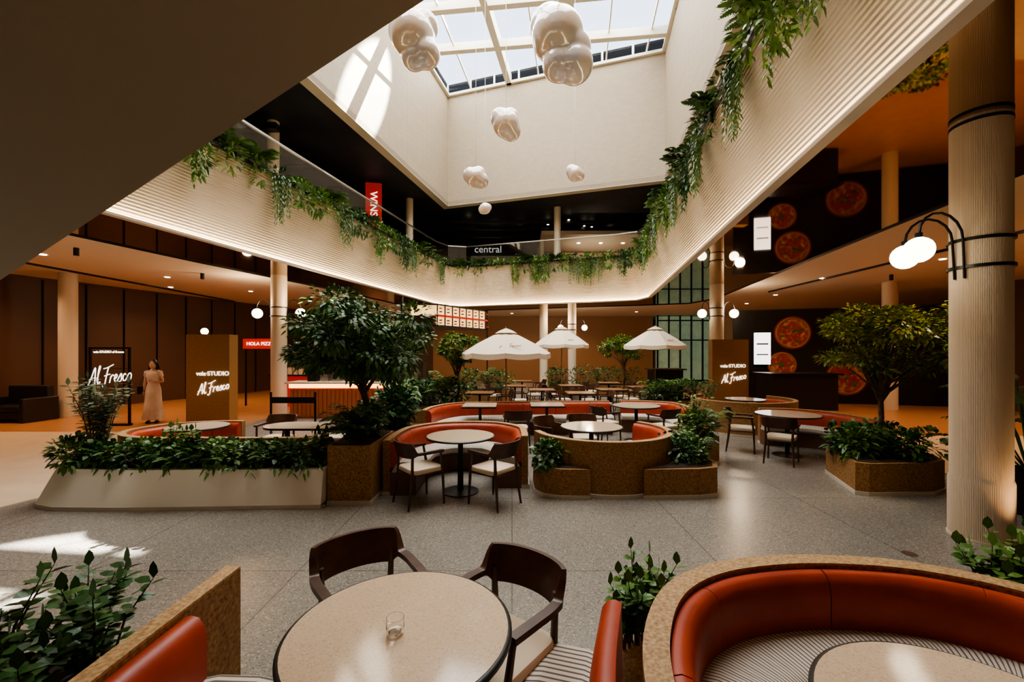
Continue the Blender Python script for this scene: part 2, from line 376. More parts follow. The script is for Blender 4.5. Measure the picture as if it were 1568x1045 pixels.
b.box(-14.0,-12.9,11.85,12.05,.3,.95,M['blackwall']); b.box(-14.12,-14.0,11.15,12.05,.0,.65,M['blackwall']); b.box(-12.9,-12.78,11.15,12.05,.0,.65,M['blackwall']); o=b.build('lounge_sofa',ang=.5)
m=o.modifiers.new('b','BEVEL'); m.width=.03; m.segments=3
b=MB()
M['green']=noisecol(P('outdoor_green',(.2,.3,.15),.6,emit=(.45,.6,.38),es=.22),1.2,[(.3,(.08,.15,.05)),(.7,(.4,.5,.3))])
b.box(8.9,12.4,26.3,26.4,.2,4.1,M['green'])
for i in range(6): b.box(8.9+i*.69,8.96+i*.69,26.1,26.25,0,4.15,M['black'])
for z in (.1,2.6,3.8): b.box(8.9,12.4,26.1,26.22,z,z+.07,M['black'])
b.build('window_1',smooth=False)
# ------------------------------------------------------------------ columns
def column(x,y,z0=0,z1=ZC,r=.225,lampz=3.05,lamps=(),near=False):
    b=MB()
    if near:
        n=120; lv=[(.012,0),(.012,.58),(.0,.62),(0,z1)]
        for e,z in lv:
            for i in range(n*2):
                a=math.pi*i/n; rr=r+e-(.004 if i%2 else 0); b.v.append((rr*math.cos(a),rr*math.sin(a),z))
        N=n*2
        for j in range(3):
            for i in range(N): b.face([j*N+i,j*N+(i+1)%N,(j+1)*N+(i+1)%N,(j+1)*N+i],M['column'])
        b.lathe([(r+.02,0),(r+.02,.02)],M['column'],(0,0),48)
        b.lathe([(r+.004,z1-.06),(r+.004,z1-.03)],M['black'],(0,0),48)
    else: b.lathe([(r*1.0,z0),(r,z0+.05),(r,z1)],M['column'],(0,0),32)
    if lamps:
        for dz in (-.15,.12): b.lathe([(r+.02,lampz-.05+dz),(r+.02,lampz-.02+dz)],M['black'],(0,0),32)
        for a,L,R_ in lamps:
            ca,sa=math.cos(a),math.sin(a); pts=[]
            pts.append((ca*(r+.01),sa*(r+.01),lampz-.3)); pts.append((ca*(r+.03),sa*(r+.03),lampz+.05))
            for t in range(9):
                w=math.pi*t/8; rr=(r+.03)+ (L-r-.03)*(1-math.cos(w))/2; pts.append((ca*rr,sa*rr,lampz+.08+.24*math.sin(w)))
            b.tube(pts,.012,M['black'],6)
            b.sphere((ca*L,sa*L,lampz-R_+.06),R_,M['globe'],20)
            b.lathe([(.03,lampz+.04),(.03,lampz+.1)],M['black'],(ca*L,sa*L),12)
    return b.build('column' if not lamps else 'column_with_globe_lamps',(x,y,0))
column(4.72,4.3,r=.225,lampz=2.90,lamps=((math.pi+.273,.88,.12),(math.pi-.1,.70,.12)),near=True)
column(-7.1,13.0,lamps=((0,.66,.15),(math.pi,.66,.15)),lampz=3.15)
column(7.05,14.7,lamps=((0,.6,.15),(math.pi,.5,.15)),lampz=3.3)
column(-12.9,12.4,r=.21); column(12.4,14.0,r=.21)
column(2.9,20.6,lamps=((0,.6,.14),(math.pi,.55,.14)),lampz=3.15,r=.2); column(1.55,20.9,r=.2)
column(-6.,21,r=.2)
for x,y in((-7.6,13.6),(-4.9,20.4),(2.3,21.6),(9.5,16.5)): column(x,y,ZF-.05,ZW+.02,r=.17)
# ------------------------------------------------------------------ escalator
b=MB()
def ez(X): return 2.37+.661*(X+3.6)
def slab(y0,y1,t0,t1,mat,xa=-6.6,xb=1.75):
    vs=[(x,y,ez(x)+t) for x in(xa,xb) for y in(y0,y1) for t in(t0,t1)]
    b.add(vs,[(0,1,3,2),(4,6,7,5),(0,4,5,1),(2,3,7,6),(0,2,6,4),(1,5,7,3)],mat)
slab(1.2,3.0,0,.7,M['soffit'])
slab(1.25,1.27,.7,1.45,M['glass']); slab(2.93,2.95,.7,1.45,M['glass'])
slab(1.2,1.3,1.45,1.52,M['black']); slab(2.88,2.98,1.45,1.52,M['black'])
for i in range(25):
    x=-6.5+i*.32; b.box(x,x+.32,1.3,2.88,ez(x)+.65,ez(x)+.88,M['brushed'])
b.box(1.6,2.3,1.2,3.0,ZF-.3,ZF-.05,M['soffit']); b.box(-8.0,-6.3,1.2,3.0,0,.35,M['brushed'])
b.build('escalator',smooth=False)
# ------------------------------------------------------------------ upper level shops
b=MB()
b.box(-3.5,9,27.2,27.4,ZF,ZW,M['blackwall']); b.box(1.6,8.6,23.2,27.2,8.3,8.5,M['wallcream']); b.box(1.6,1.8,24.2,27.2,ZF,8.5,M['column'])
b.box(2.6,8.4,27.0,27.15,ZF,8.2,noisecol(P('shop_display',(.4,.2,.1),.5,emit=(.8,.4,.2),es=.3),2.5,[(.35,(.02,.02,.02)),(.5,(.4,.15,.07)),(.7,(.5,.45,.35))]))  # emission stands in for shop lighting on this display and the next
b.box(-2.6,1.2,27.0,27.15,ZF,8.0,noisecol(P('shop_display_b',(.2,.15,.1),.5,emit=(.5,.4,.2),es=.12),2.0,[(.35,(.02,.02,.02)),(.55,(.12,.1,.08)),(.7,(.3,.28,.22))]))
for i in range(5): b.lathe([(.1,8.27),(.1,8.3)],M['globe'],(2.6+i*1.3,25.0),12)
for i in range(9): b.box(2.6+i*.72,2.66+i*.72,26.8,26.98,ZF,8.2,M['column'])
b.build('upper_shopfront',smooth=False)
e=empty('shop_sign_board',(-1.5,26.8,8.35)); text('central',(0,0,0),.62,P('dim_sign_letters',(.8,.8,.8),.5,emit=(1,.95,.9),es=.5),e)
b=MB(); b.box(-.33,.33,-.04,.04,0,1.9,M['redsign']); b.tube([(0,0,1.9),(0,0,2.0)],.01,M['black']); s=b.build('hanging_red_banner',(-5.9,18.2,7.2),rz=.2); text('WINS',(0,-.06,1.0),.42,M['letter'],s,rz=0).rotation_euler=(math.pi/2,math.pi/2,0)
b=MB()
for y in(8,10.5,13,15.5,18,20.5): b.box(-17,-7.2,y,y+.25,ZW-.5,ZW-.3,M['blackwall'])
for x in(-15,-12,-9): b.box(x,x+.12,6,24,ZW-.3,ZW-.2,M['black'])
for y in(22.8,24,25.6): b.box(-6,9,y,y+.2,ZW-.4,ZW-.25,M['blackwall'])
for i in range(14): 
    x,y=U(-14,-7.5),U(9,22); b.lathe([(.06,ZW-.32),(.06,ZW-.3)],M['globe'],(x,y),10)
for i in range(8): 
    x,y=U(-3,8),U(22.5,26); b.lathe([(.06,ZW-.27),(.06,ZW-.25)],M['globe'],(x,y),10)
b.build('ceiling_services',smooth=False)
b=MB()
dl=[]
for (x,y) in [(-11,10),(-10.5,13),(-9.8,16),(-12,15),(-9,19),(-13.5,11),(-7.5,24.5),(-3.5,25),(0,25),(3.5,25),(7,24),(11,20),(10.5,17),(9.6,13.2),(10.6,10.5),(13,11.8),(9.3,8.2),(12,7.5),(-11,7.2)]:
    b.lathe([(.07,ZC-.045),(.07,ZC-.032)],M['globe'],(x,y),12); dl.append((x,y))
b.box(-12.4,-12.34,7,19,ZC-.08,ZC-.03,M['black']); b.box(9.6,9.66,5,16,ZC-.08,ZC-.03,M['black'])
for x,y in((-9.6,9.4),(-9.0,12.4),(9.2,10.2),(8.4,7.2),(11.2,12.6),(-8.6,15.5)): b.lathe([(.05,ZC-.2),(.05,ZC-.03)],M['black'],(x,y),10)
b.build('ceiling_downlights',smooth=False)
# ------------------------------------------------------------------ furniture builders
RZ=.72
def booth(name,pts,side,rim=True,rt=.09,rz=RZ,depth=.42,chunk=.75,nsm=8,plinth=True,seat=True,back=True):
    path=catm(pts,nsm) if len(pts)>2 else pts
    b=MB()
    if rim:
        b.sweep(path,[(0,.05),(rt,.05),(rt,rz-.012),(0,rz-.012)],M['cork'],side)
        b.sweep(path,[(0,rz-.012),(rt,rz-.012),(rt,rz),(0,rz)],M['corkedge'],side)
        if plinth: b.sweep(path,[(-.02,0),(rt,0),(rt,.05),(-.02,.05)],M['plinth'],side)
    else: rt=0
    if back:
      for c in chunks(path,chunk):
        a0,a1=Vector(c[0]),Vector(c[1]); z0,z1=Vector(c[-1]),Vector(c[-2])
        c=[tuple(a0+(a1-a0).normalized()*.006)]+list(c[1:-1])+[tuple(z0+(z1-z0).normalized()*.006)]
        b.sweep(c,[(rt,.36),(rt+.09,.36),(rt+.105,.44),(rt+.105,.60),(rt+.095,.655),(rt+.07,.69),(rt+.035,.70),(rt+.005,.69)],M['red'],side)
    if seat:
        for c in chunks(path,chunk*1.5):
            b.sweep(c,[(rt+.02,.30),(rt+depth,.30),(rt+depth+.03,.335),(rt+depth+.03,.385),(rt+depth,.42),(rt+depth-.06,.432),(rt+.16,.435),(rt+.09,.42)],M['stripe'],side)
        b.sweep(path,[(rt,0),(rt+depth-.08,0),(rt+depth-.08,.3),(rt,.3)],M['basewood'],side)
    return b.build(name)
def planter(name,poly,h,mat,topscale=.9,flare=0,soil=True,smooth=False,rim=None):
    b=MB(); cx=sum(p[0] for p in poly)/len(poly); cy=sum(p[1] for p in poly)/len(poly)
    ins=lambda d:[(p[0]-(p[0]-cx)/math.dist(p,(cx,cy))*d,p[1]-(p[1]-cy)/math.dist(p,(cx,cy))*d) for p in poly]
    b.prism(poly,0,.05,M['plinth'])
    b.prism(ins(.012),.05,h,mat,polytop=ins(flare+.012),topmat=rim or mat)
    b.prism(ins(flare+.08),h,h+.008,M['soil'])
    return b.build(name,smooth=smooth)
def rrect(x0,x1,y0,y1,r,n=6):
    o=[]
    for cx,cy,a0 in((x1-r,y0+r,-90),(x1-r,y1-r,0),(x0+r,y1-r,90),(x0+r,y0+r,180)):
        for i in range(n+1):
            a=math.radians(a0+90*i/n); o.append((cx+r*math.cos(a),cy+r*math.sin(a)))
    return o
def table(x,y,r=.45,top=M['ttop'],name='round_table'):
    b=MB(); b.lathe([(0.001,.728),(r-.03,.722),(r,.73),(r,.745),(r-.006,.75),(r-.016,.751)],M['black'],n=64)
    b.lathe([(r-.016,.7505),(r-.016,.753),(.001,.753)],top,n=64,cap=False)
    b.lathe([(.045,.02),(.04,.05),(.035,.70),(.15,.725)],M['black'],n=20)
    b.lathe([(.24,0),(.24,.012),(.05,.035)],M['black'],n=40)
    return b.build(name,(x,y,0))
def sqtable(x,y,rz=0,w=.7,d=.7):
    b=MB(); b.box(-w/2,w/2,-d/2,d/2,.72,.755,M['ttop'] if w<.72 else M['tbrown']); b.box(-w/2-.008,w/2+.008,-d/2-.008,d/2+.008,.715,.74,M['black'])
    b.lathe([(.035,.02),(.03,.72)],M['black'],n=14); b.lathe([(.22,0),(.22,.012),(.04,.03)],M['black'],n=24)
    return b.build('square_table',(x,y,0),rz)
def make_chair():
    b=MB(); W=M['darkwood']
    for sx in(-1,1):
        b.tube([(sx*.225,-.22,0),(sx*.21,-.205,.43),(sx*.225,-.17,.655)],[.013,.019,.015],W,8)
        b.tube([(sx*.215,.25,0),(sx*.19,.19,.43),(sx*.20,.19,.68)],[.013,.02,.016],W,8)
        b.tube([(sx*.208,-.2,.40),(sx*.19,.19,.40)],.015,W,6)
    b.tube([(-.208,-.2,.40),(.208,-.2,.40)],.016,W,6); b.tube([(-.19,.19,.40),(.19,.19,.40)],.016,W,6)
    pr=rrect(-.215,.215,-.235,.2,.07)
    sh=lambda k:[(x*k,(y+.015)*k-.015) for x,y in pr]
    o=len(b.v); lev=[(.96,.405),(1.0,.42),(1.0,.445),(.97,.46),(.85,.468)]
    n=len(pr)
    for k,z in lev: b.v+=[(x,y,z) for x,y in sh(k)]
    for j in range(len(lev)-1):
        for i in range(n): b.face([o+j*n+i,o+j*n+(i+1)%n,o+(j+1)*n+(i+1)%n,o+(j+1)*n+i],M['cream'])
    b.face([o+i for i in range(n-1,-1,-1)],M['cream']); b.face([o+(len(lev)-1)*n+i for i in range(n)],M['cream'])
    key=[(-.235,-.2),(-.245,-.05),(-.25,.08),(-.225,.19),(-.13,.25),(0,.27),(.13,.25),(.225,.19),(.25,.08),(.245,-.05),(.235,-.2)]
    path=catm(key,8); N=len(path); o=len(b.v)
    for i,p in enumerate(path):
        t=abs(i/(N-1)*2-1); w=min(1,max(0,(.50-t)/.13)); w=w*w*(3-2*w)
        h=.015+.078*w; zc=.66+.04*w; th=.024-.012*w
        a=path[max(i-1,0)]; c=path[min(i+1,N-1)]; d=math.dist(a,c); nx,ny=-(c[1]-a[1])/d,(c[0]-a[0])/d
        lean=.022*w
        for du,dz in((-th,-h),(th,-h),(th,h),(-th,h)):
            k=lean*(dz/h); b.v.append((p[0]+nx*(du+k),p[1]+ny*(du+k),zc+dz))
    for i in range(N-1):
        for j in range(4): b.face([o+i*4+j,o+(i+1)*4+j,o+(i+1)*4+(j+1)%4,o+i*4+(j+1)%4],W)
    b.face([o,o+1,o+2,o+3],W); b.face([o+(N-1)*4+j for j in(3,2,1,0)],W)
    ob=b.build('dining_chair'); me=ob.data; bpy.data.objects.remove(ob); return me
chair_me=make_chair()
def chair(x,y,tx,ty):
    a=math.atan2(ty-y,tx-x); return inst('dining_chair',chair_me,(x,y,0),a+math.pi/2)
# ------------------------------------------------------------------ foreground
table(-.45,1.72)
chair(-.77,2.30,-.35,1.75); chair(-.06,2.08,-.50,1.53)
booth('curved_booth_bench',[(.38,.8),(.43,1.3),(.53,1.72),(.74,2.08),(1.05,2.30),(1.45,2.40),(1.85,2.40),(2.22,2.31),(2.55,2.06),(2.75,1.6),(2.8,.9)],-1,rt=.10,depth=.40)
table(1.38,1.2,.45)
booth('curved_booth_bench',[(.52,2.0),(.40,1.62),(.33,1.3),(.27,.9),(.0,.55),(-.5,.45),(-1.0,.5),(-1.35,.85),(-1.45,1.3),(-1.45,1.89)],-1,rim=False,depth=.40)
booth('cork_partition',[(-1.53,2.28),(-1.53,1.2),(-1.4,.7)],1,rt=.08,seat=False,back=False)
b=MB(); GM=P('glass_tumbler',(1,1,1),.0,0,Transmission_Weight=1.,IOR=1.45)
b.lathe([(.020,0),(.030,.008),(.036,.03),(.034,.065),(.0325,.065),(.034,.03),(.027,.012),(.001,.01)],GM,n=32,cap=False)
b.build('water_glass',(-.46,1.68,.7532))
b=MB(); b.lathe([(.06,0),(.06,.004),(.045,.006),(.02,.003)],M['brushed'],n=24); b.build('floor_drain',(3.67,3.94,0))
# ------------------------------------------------------------------ middle ground
def wp():
    bot=[(-2.28,5.08),(-2.28,5.66),(-5.3,5.66),(-5.7,5.62),(-5.88,5.48),(-5.88,5.28),(-5.7,5.1),(-5.4,5.0),(-4.6,4.98)]
    top=[(-2.28,5.16),(-2.28,5.64),(-5.3,5.64),(-5.55,5.6),(-5.70,5.5),(-5.71,5.38),(-5.6,5.25),(-5.35,5.17),(-4.6,5.12)]
    b=MB(); b.prism(bot,0,.05,M['plinth']); b.prism(bot,.03,.45,M['white'],polytop=top)
    sc=[(-3.99+(x+3.99)*.97,5.4+(y-5.4)*.7) for x,y in top]; b.prism(sc,.45,.458,M['soil']); b.build('white_planter',ang=.4)
wp()
planter('cork_planter_box',[(-2.26,5.2),(-1.72,5.2),(-1.72,6.25),(-2.32,6.25)],.72,M['cork'])
booth('booth_bench',[(-2.45,5.70),(-3.3,5.70),(-4.3,5.70),(-5.0,5.72),(-5.5,5.95),(-5.72,6.4),(-5.5,6.95),(-4.9,7.2),(-4.5,7.2)],-1)
table(-4.75,6.45,.42)
b=MB(); pr=rrect(-.62,.62,-.32,.32,.3); b.prism(pr,.72,.75,M['black'],topmat=M['ttop']); b.lathe([(.04,0),(.04,.72)],M['black'],(-.3,0),12); b.lathe([(.04,0),(.04,.72)],M['black'],(.3,0),12); b.lathe([(.2,0),(.2,.015)],M['black'],(-.3,0),20); b.lathe([(.2,0),(.2,.015)],M['black'],(.3,0),20); b.build('oval_table',(-3.15,6.55,0))
chair(-3.95,7.15,-3.95,6.2); chair(-2.9,7.25,-3,6.4)
booth('curved_booth_bench',[(-1.68,5.55),(-1.68,6.2),(-1.58,6.65),(-1.2,7.05),(-.7,7.15),(-.2,7.05),(.16,6.65),(.22,6.2),(.22,5.85)],-1)
table(-.69,5.72,.46)
chair(-1.15,5.3,-.6,5.75); chair(-.22,5.28,-.75,5.72)
cx,cy,rr=1.34,6.45,1.03
arc=[(cx+rr*math.cos(math.radians(a)),cy+rr*math.sin(math.radians(a))) for a in range(190,415,15)]
booth('round_booth_bench',arc,1,nsm=3)
planter('low_cork_planter',[(.33,6.2),(.29,6.0),(.29,5.68),(.40,5.5),(.62,5.40),(1.0,5.39),(.8,5.50),(.45,5.78),(.33,6.05)],.38,M['cork'])
planter('low_cork_planter',[(1.66,5.39),(2.4,5.42),(2.66,5.5),(2.78,5.75),(2.78,6.5),(2.5,6.6),(2.39,6.3),(2.28,5.95),(2.0,5.58)],.38,M['cork'])
table(1.2,6.45,.47); chair(.66,7.0,1.2,6.4); chair(1.2,7.2,1.2,6.4); chair(.1,8.1,0,9)
booth('long_booth_bench',[(-1.8,8.5),(-1.72,9.1),(-1.4,9.7),(-.9,9.95),(0,10.05),(1.0,10.1),(1.9,10.15),(2.3,10.15)],-1)
sqtable(-.68,9.1); sqtable(.75,9.2); chair(1.9,8.7,2.6,9.0)
table(2.62,9.0,.5); chair(2.95,8.3,2.6,9.0)
booth('booth_bench',[(2.6,10.3),(3.2,10.2),(3.7,9.9),(3.8,9.4),(3.75,8.8)],-1,depth=.3)
cx,cy,rr=5.6,10.4,1.15
arc=[(cx+rr*math.cos(math.radians(a)),cy+rr*math.sin(math.radians(a))) for a in range(120,400,15)]
booth('round_booth_bench',arc,1,nsm=3,rz=.76)
table(5.6,10.25,.45)
table(5.0,7.75,.53); chair(4.35,8.1,4.98,7.75); chair(4.55,7.22,5.0,7.75)
planter('cork_tree_planter',[(4.5,5.6),(4.62,5.52),(5.5,5.55),(5.8,5.7),(5.95,6.0),(5.98,6.6),(5.6,6.75),(4.95,6.7),(4.84,6.6)],.42,M['cork'])
booth('booth_bench',[(6.2,6.9),(6.3,7.6),(6.2,8.3),(5.7,8.75),(5.1,8.85)],1,depth=.3)
for x,y in((-.9,11.9),(.9,12.9),(1.9,11.9),(3.0,13.0),(2.0,14.6),(.1,14.4),(4.2,14.0),(3.6,15.9),(.4,16.9)):
    sqtable(x,y,U(-.1,.1),.76,.76); chair(x-.68,y-.1,x,y); chair(x+.68,y+.1,x,y)
bgpl=[(rrect(-2.4,-1.9,7.35,8.3,.1),.5),(rrect(-3.2,-1.3,10.9,11.4,.12),.5),(rrect(3.6,5.8,12.1,12.6,.15),.5),(rrect(-2.,.0,15.6,16.1,.15),.5),(rrect(1.6,5.4,17.9,18.4,.15),.5),(rrect(2.9,3.5,7.1,7.8,.1),.45)]
for pl,h in bgpl: planter('cork_planter_bed',pl,h,M['cork'])
# ------------------------------------------------------------------ signs
def sign(x0,x1,y,h,d,tx,z1,z2,s):
    b=MB(); b.box(x0,x1,y,y+d,0,h,M['cork']); o=b.build('cork_sign_pillar',smooth=False)
    text('veia·STUDIO',(tx,y-.012,z1),.16*s,M['letter'],o,bold=.001)
    script(tx,y-.02,z2,.84*s,M['letter'],o); return o
sign(-8.56,-7.42,11.2,2.34,.35,-7.85,1.31,.93,1.)
sign(6.62,7.82,14.1,2.3,.3,7.3,1.42,1.02,.98)
b=MB(); b.sphere((-8.2,11.38,2.43),.09,M['globe'],16); b.lathe([(.05,2.34),(.05,2.36)],M['black'],(-8.2,11.38),12); b.build('globe_table_lamp')
b=MB()
for x in(-10.75,-9.75): b.box(x-.02,x+.02,10.85,10.9,0,2.0,M['black'])
b.box(-10.77,-9.73,10.85,10.9,1.96,2.0,M['black']); b.box(-10.77,-9.73,10.8,10.95,0,.05,M['black'])
for z in (1.0,1.45): b.box(-10.77,-9.73,10.87,10.88,z,z+.01,M['black'])
o=b.build('open_frame_sign',smooth=False); text('veia STUDIO al fresco',(-10.25,10.84,1.88),.085,M['letter'],o); script(-10.25,10.85,1.25,1.1,M['letter'],o,.12,.012,1.5)
b=MB(); b.box(-8.3,-7.1,14.8,15.6,0,1.05,M['redsign']); b.box(-8.4,-7.0,14.7,15.7,1.05,1.1,M['black']); b.box(-8.9,-6.4,16.,16.1,0,2.0,M['brown'])
for i in range(6): b.box(-8.2+i*.19,-8.07+i*.19,14.9,15.1,1.1,1.25+.05*(i%3),M['column'])
o=b.build('pizza_counter',smooth=False)
b=MB(); b.box(-9.4,-8.15,14.9,15.0,2.0,2.35,M['redsign']); b.box(-9.35,-9.3,14.93,14.97,0,2.0,M['black']); b.box(-8.25,-8.2,14.93,14.97,2.35,ZC-.04,M['black']); s=b.build('pizza_sign',smooth=False); text('HOLA PIZZA',(-8.78,14.88,2.17),.17,M['letter'],s)
b=MB(); 
TT=P('terracotta_tile',(.42,.12,.045),.45)
b.box(-6.3,-3.0,12.1,12.7,0,.86,TT); b.box(-6.4,-2.9,12.0,12.8,.98,1.03,M['column']); b.box(-6.32,-2.98,12.08,12.7,.86,.98,M['orangeled'])
for i in range(28): b.box(-6.28+i*.118,-6.2+i*.118,12.07,12.1,.05,.84,TT)
b.box(-3.0,-2.6,12.3,14.5,0,1.0,M['blackwall']); b.box(-6.3,-3.0,14.4,14.9,0,1.5,M['blackwall'])
for i in range(9):
    x=-5.9+i*.36; h=.15+.25*R(); b.box(x,x+.24,12.3,12.6,1.03,1.03+h,M['brushed'] if i%3 else M['black'])
for i in range(12): b.lathe([(.03,1.03),(.03,1.22),(.012,1.26),(.012,1.33)],M['leafD'] if i%2 else M['brown'],(-3.9+i*.08,12.25),8)
for x,y in((-6.2,14.6),(-3.2,12.4)): b.box(x-.03,x+.03,y-.03,y+.03,0,3.5,M['black'])
b.build('bar_counter',smooth=False)
b=MB()
b.box(-3.6,-2.7,15.2,15.25,3.2,3.55,M['menulit']); b.prism([(-2.7,15.2),(-2.68,15.15),(-1.1,17.6),(-1.15,17.65)],2.85,3.55,M['menulit'])
b.prism([(-2.72,15.1),(-2.6,15.1),(-1.0,17.6),(-1.1,17.7)],3.15,3.22,M['redsign'])
for z in(2.8,3.55): b.prism([(-3.7,15.1),(-2.6,15.08),(-1.0,17.7),(-3.7,17.7)],z,z+.05,M['black'])
for t in range(8):
    x=-2.66+t*.22; y=15.08+t*.345; b.box(x,x+.04,y-.02,y+.02,2.85,3.55,M['black'])
    for zz in (2.90,3.00,3.30,3.42): b.box(x+.07,x+.17,y+.1,y+.12,zz,zz+.045,M['redsign'] if zz in (2.9,3.42) else M['brown'])
b.box(-3.7,-3.64,15.1,15.16,0,3.6,M['black']); b.box(-1.05,-1,17.6,17.66,0,3.6,M['black'])
b.build('menu_header_kiosk',smooth=False)
b=MB()
for x in(-4.35,-3.55): b.tube([(x,7.7,0),(x,7.7,1.15)],.02,M['black'],8); b.lathe([(.14,0),(.14,.012)],M['black'],(x,7.7),16)
b.box(-4.35,-3.55,7.69,7.71,.95,1.06,M['black']); b.build('queue_barrier')
dx,dy=6.9,-2.; Lf=math.hypot(dx,dy); fa=math.atan2(dy,dx)
def onf(px): return (8.6+dx/Lf*px,16.6+dy/Lf*px)
pz=noisecol(P('pizza_print',(.4,.1,.05),.5),4.5,[(.38,(.55,.34,.16)),(.46,(.45,.12,.04)),(.56,(.36,.02,.012)),(.64,(.5,.15,.05)),(.74,(.7,.52,.34))],6)
crust=P('pizza_crust',(.40,.19,.08),.7); bas=P('basil_print',(.05,.2,.03),.6); pep=P('salami_print',(.4,.03,.02),.5)
plate=P('poster_ring',(.30,.02,.015),.5)
def poster(px,z,r):
    x,y=onf(px); b=MB(); b.lathe([(r,0),(r,.02)],plate,n=48); b.lathe([(r*.88,.02),(r*.88,.03)],pz,n=48)
    b.tube([(r*.88*math.cos(a*.2618),r*.88*math.sin(a*.2618),.03) for a in range(25)],r*.055,crust,8)
    for i in range(9):
        a=U(0,6.28);q=U(.1,.68)*r; b.sphere((q*math.cos(a),q*math.sin(a),.03),r*.13,pep,12,(1,1,.12))
    for i in range(7):
        a=U(0,6.28);q=U(.0,.65)*r; b.sphere((q*math.cos(a),q*math.sin(a),.035),r*.08,bas,8,(1.6,.8,.2))
    o=b.build('pizza_poster',(x-.02,y-.075,z),fa); o.rotation_euler=(math.pi/2,0,fa)
poster(2.0,2.6,.62); poster(3.7,.95,.66); poster(1.65,1.4,.5); poster(5.2,2.6,.45)
b=MB(); b.box(-.28,.28,-.06,0,0,1.2,M['screen']); b.box(-.32,.32,-.03,.03,-.04,1.24,M['black']); b.box(-.2,.2,-.065,-.06,.75,.8,M['black']); b.box(-.2,.2,-.065,-.06,.35,.39,M['black']); x,y=onf(.95); b.build('lightbox_sign',(x,y-.1,1.42),fa,smooth=False)
b=MB(); b.box(8.3,10.4,13.6,14.5,0,1.15,M['blackwall']); b.box(8.2,10.5,13.5,14.6,1.15,1.2,M['black']); b.build('black_counter',smooth=False)
b=MB(); b.box(5.4,6.5,16.2,17.0,0,1.2,M['blackwall']); b.box(5.3,6.6,16.1,17.1,1.2,1.25,M['brown']); b.build('black_counter',smooth=False)
# ------------------------------------------------------------------ umbrellas
def umbrella(x,y,r=1.1,zt=2.45,ze=1.95):
    b=MB(); can=P('umbrella_canvas',(.82,.70,.55),.8); n=8; sub=6
    rings=[(0.02,zt),(.3,zt-(zt-ze)*.22),(.65,zt-(zt-ze)*.58),(1.,ze)]
    vs=[]; 
    for f,z in rings:
        for i in range(n*sub):
            a=2*math.pi*i/(n*sub); k=(i%sub)/sub; sag=math.sin(math.pi*k); c=math.cos(math.pi/n)/math.cos(2*math.pi*(k-.5)/n)
            vs.append((r*f*c*math.cos(a),r*f*c*math.sin(a),z-.03*f*sag))
    for i in range(n*sub):
        a=2*math.pi*i/(n*sub); k=(i%sub)/sub; c=math.cos(math.pi/n)/math.cos(2*math.pi*(k-.5)/n)
        vs.append((r*1.005*c*math.cos(a),r*1.005*c*math.sin(a),ze-.12-.04*math.sin(math.pi*k)))
    N=n*sub; fs=[(j*N+i,j*N+(i+1)%N,(j+1)*N+(i+1)%N,(j+1)*N+i) for j in range(4) for i in range(N)]
    b.add(vs,fs,can); b.lathe([(.28,zt-.07),(.16,zt-.0),(.03,zt+.05),(.001,zt+.06)],can,n=16,cap=False)
    b.lathe([(.02,0.04),(.02,zt+.1)],P('umbrella_pole',(.3,.2,.12),.5),n=10); b.lathe([(.26,0),(.26,.05),(.03,.08)],M['black'],n=24)
    for i in range(n):
        a=2*math.pi*i/n; b.tube([(.02*math.cos(a),.02*math.sin(a),zt-.35),(r*.55*math.cos(a),r*.55*math.sin(a),zt-.03-(zt-ze)*.5)],.008,M['darkwood'],5)
    o=b.build('patio_umbrella',(x,y,0),0,recalc=False,ang=.35)
    t=script(.1,-r*.70,ze+.17,.5,P('umbrella_print',(.25,.15,.08),.7),o,.1,.006); t.rotation_euler=(-math.radians(60),0,0)
umbrella(-.15,10.75,1.12,2.42,1.85); umbrella(1.95,16.8,1.08,2.85,2.18); umbrella(5.1,15.2,1.12,2.75,2.12)
# ------------------------------------------------------------------ bubbles
def bubble(x,y,z,parts):
    b=MB()
    for dx_,dy_,dz_,r in parts: b.sphere((dx_,dy_,dz_),r,M['pearl'],32)
    o=b.build('pearl_bubble_ornament',(x,y,z),ang=3.1)
    m=o.modifiers.new('r','REMESH'); m.mode='VOXEL'; m.voxel_size=.03; m.use_smooth_shade=True
    s=o.modifiers.new('s','SMOOTH'); s.iterations=8; s.factor=.6
    c=MB(); c.tube([(0,0,parts[0][2]),(0,0,max(.5,ZS-z+.1))],.006,M['brushed'],5); c.build('suspension_wire',parent=o)
bubble(.88,8.2,7.95,[(0,0,0,.50),(.32,.0,-.55,.36),(-.12,.1,.22,.42),(.3,0,-.25,.34),(.02,0,-.55,.32)])
bubble(-1.9,8.2,7.95,[(0,0,0,.42),(.24,0,-.34,.28),(-.14,.1,.14,.36),(.2,.05,.22,.28),(.02,0,-.42,.24)])
bubble(-.15,10.8,7.65,[(0,0,0,.34),(.12,.05,-.14,.26),(-.14,0,.14,.26),(.1,0,.18,.22)])
bubble(-1.0,11.8,6.7,[(0,0,0,.28),(.14,0,-.08,.22),(-.14,0,.07,.22),(.08,0,.12,.2)])
bubble(1.95,13.2,7.4,[(0,0,0,.24),(-.1,0,.1,.19),(.12,0,-.05,.18)])
bubble(-.88,14.0,6.6,[(0,0,0,.19),(-.08,0,-.04,.15),(.09,0,.03,.13)])
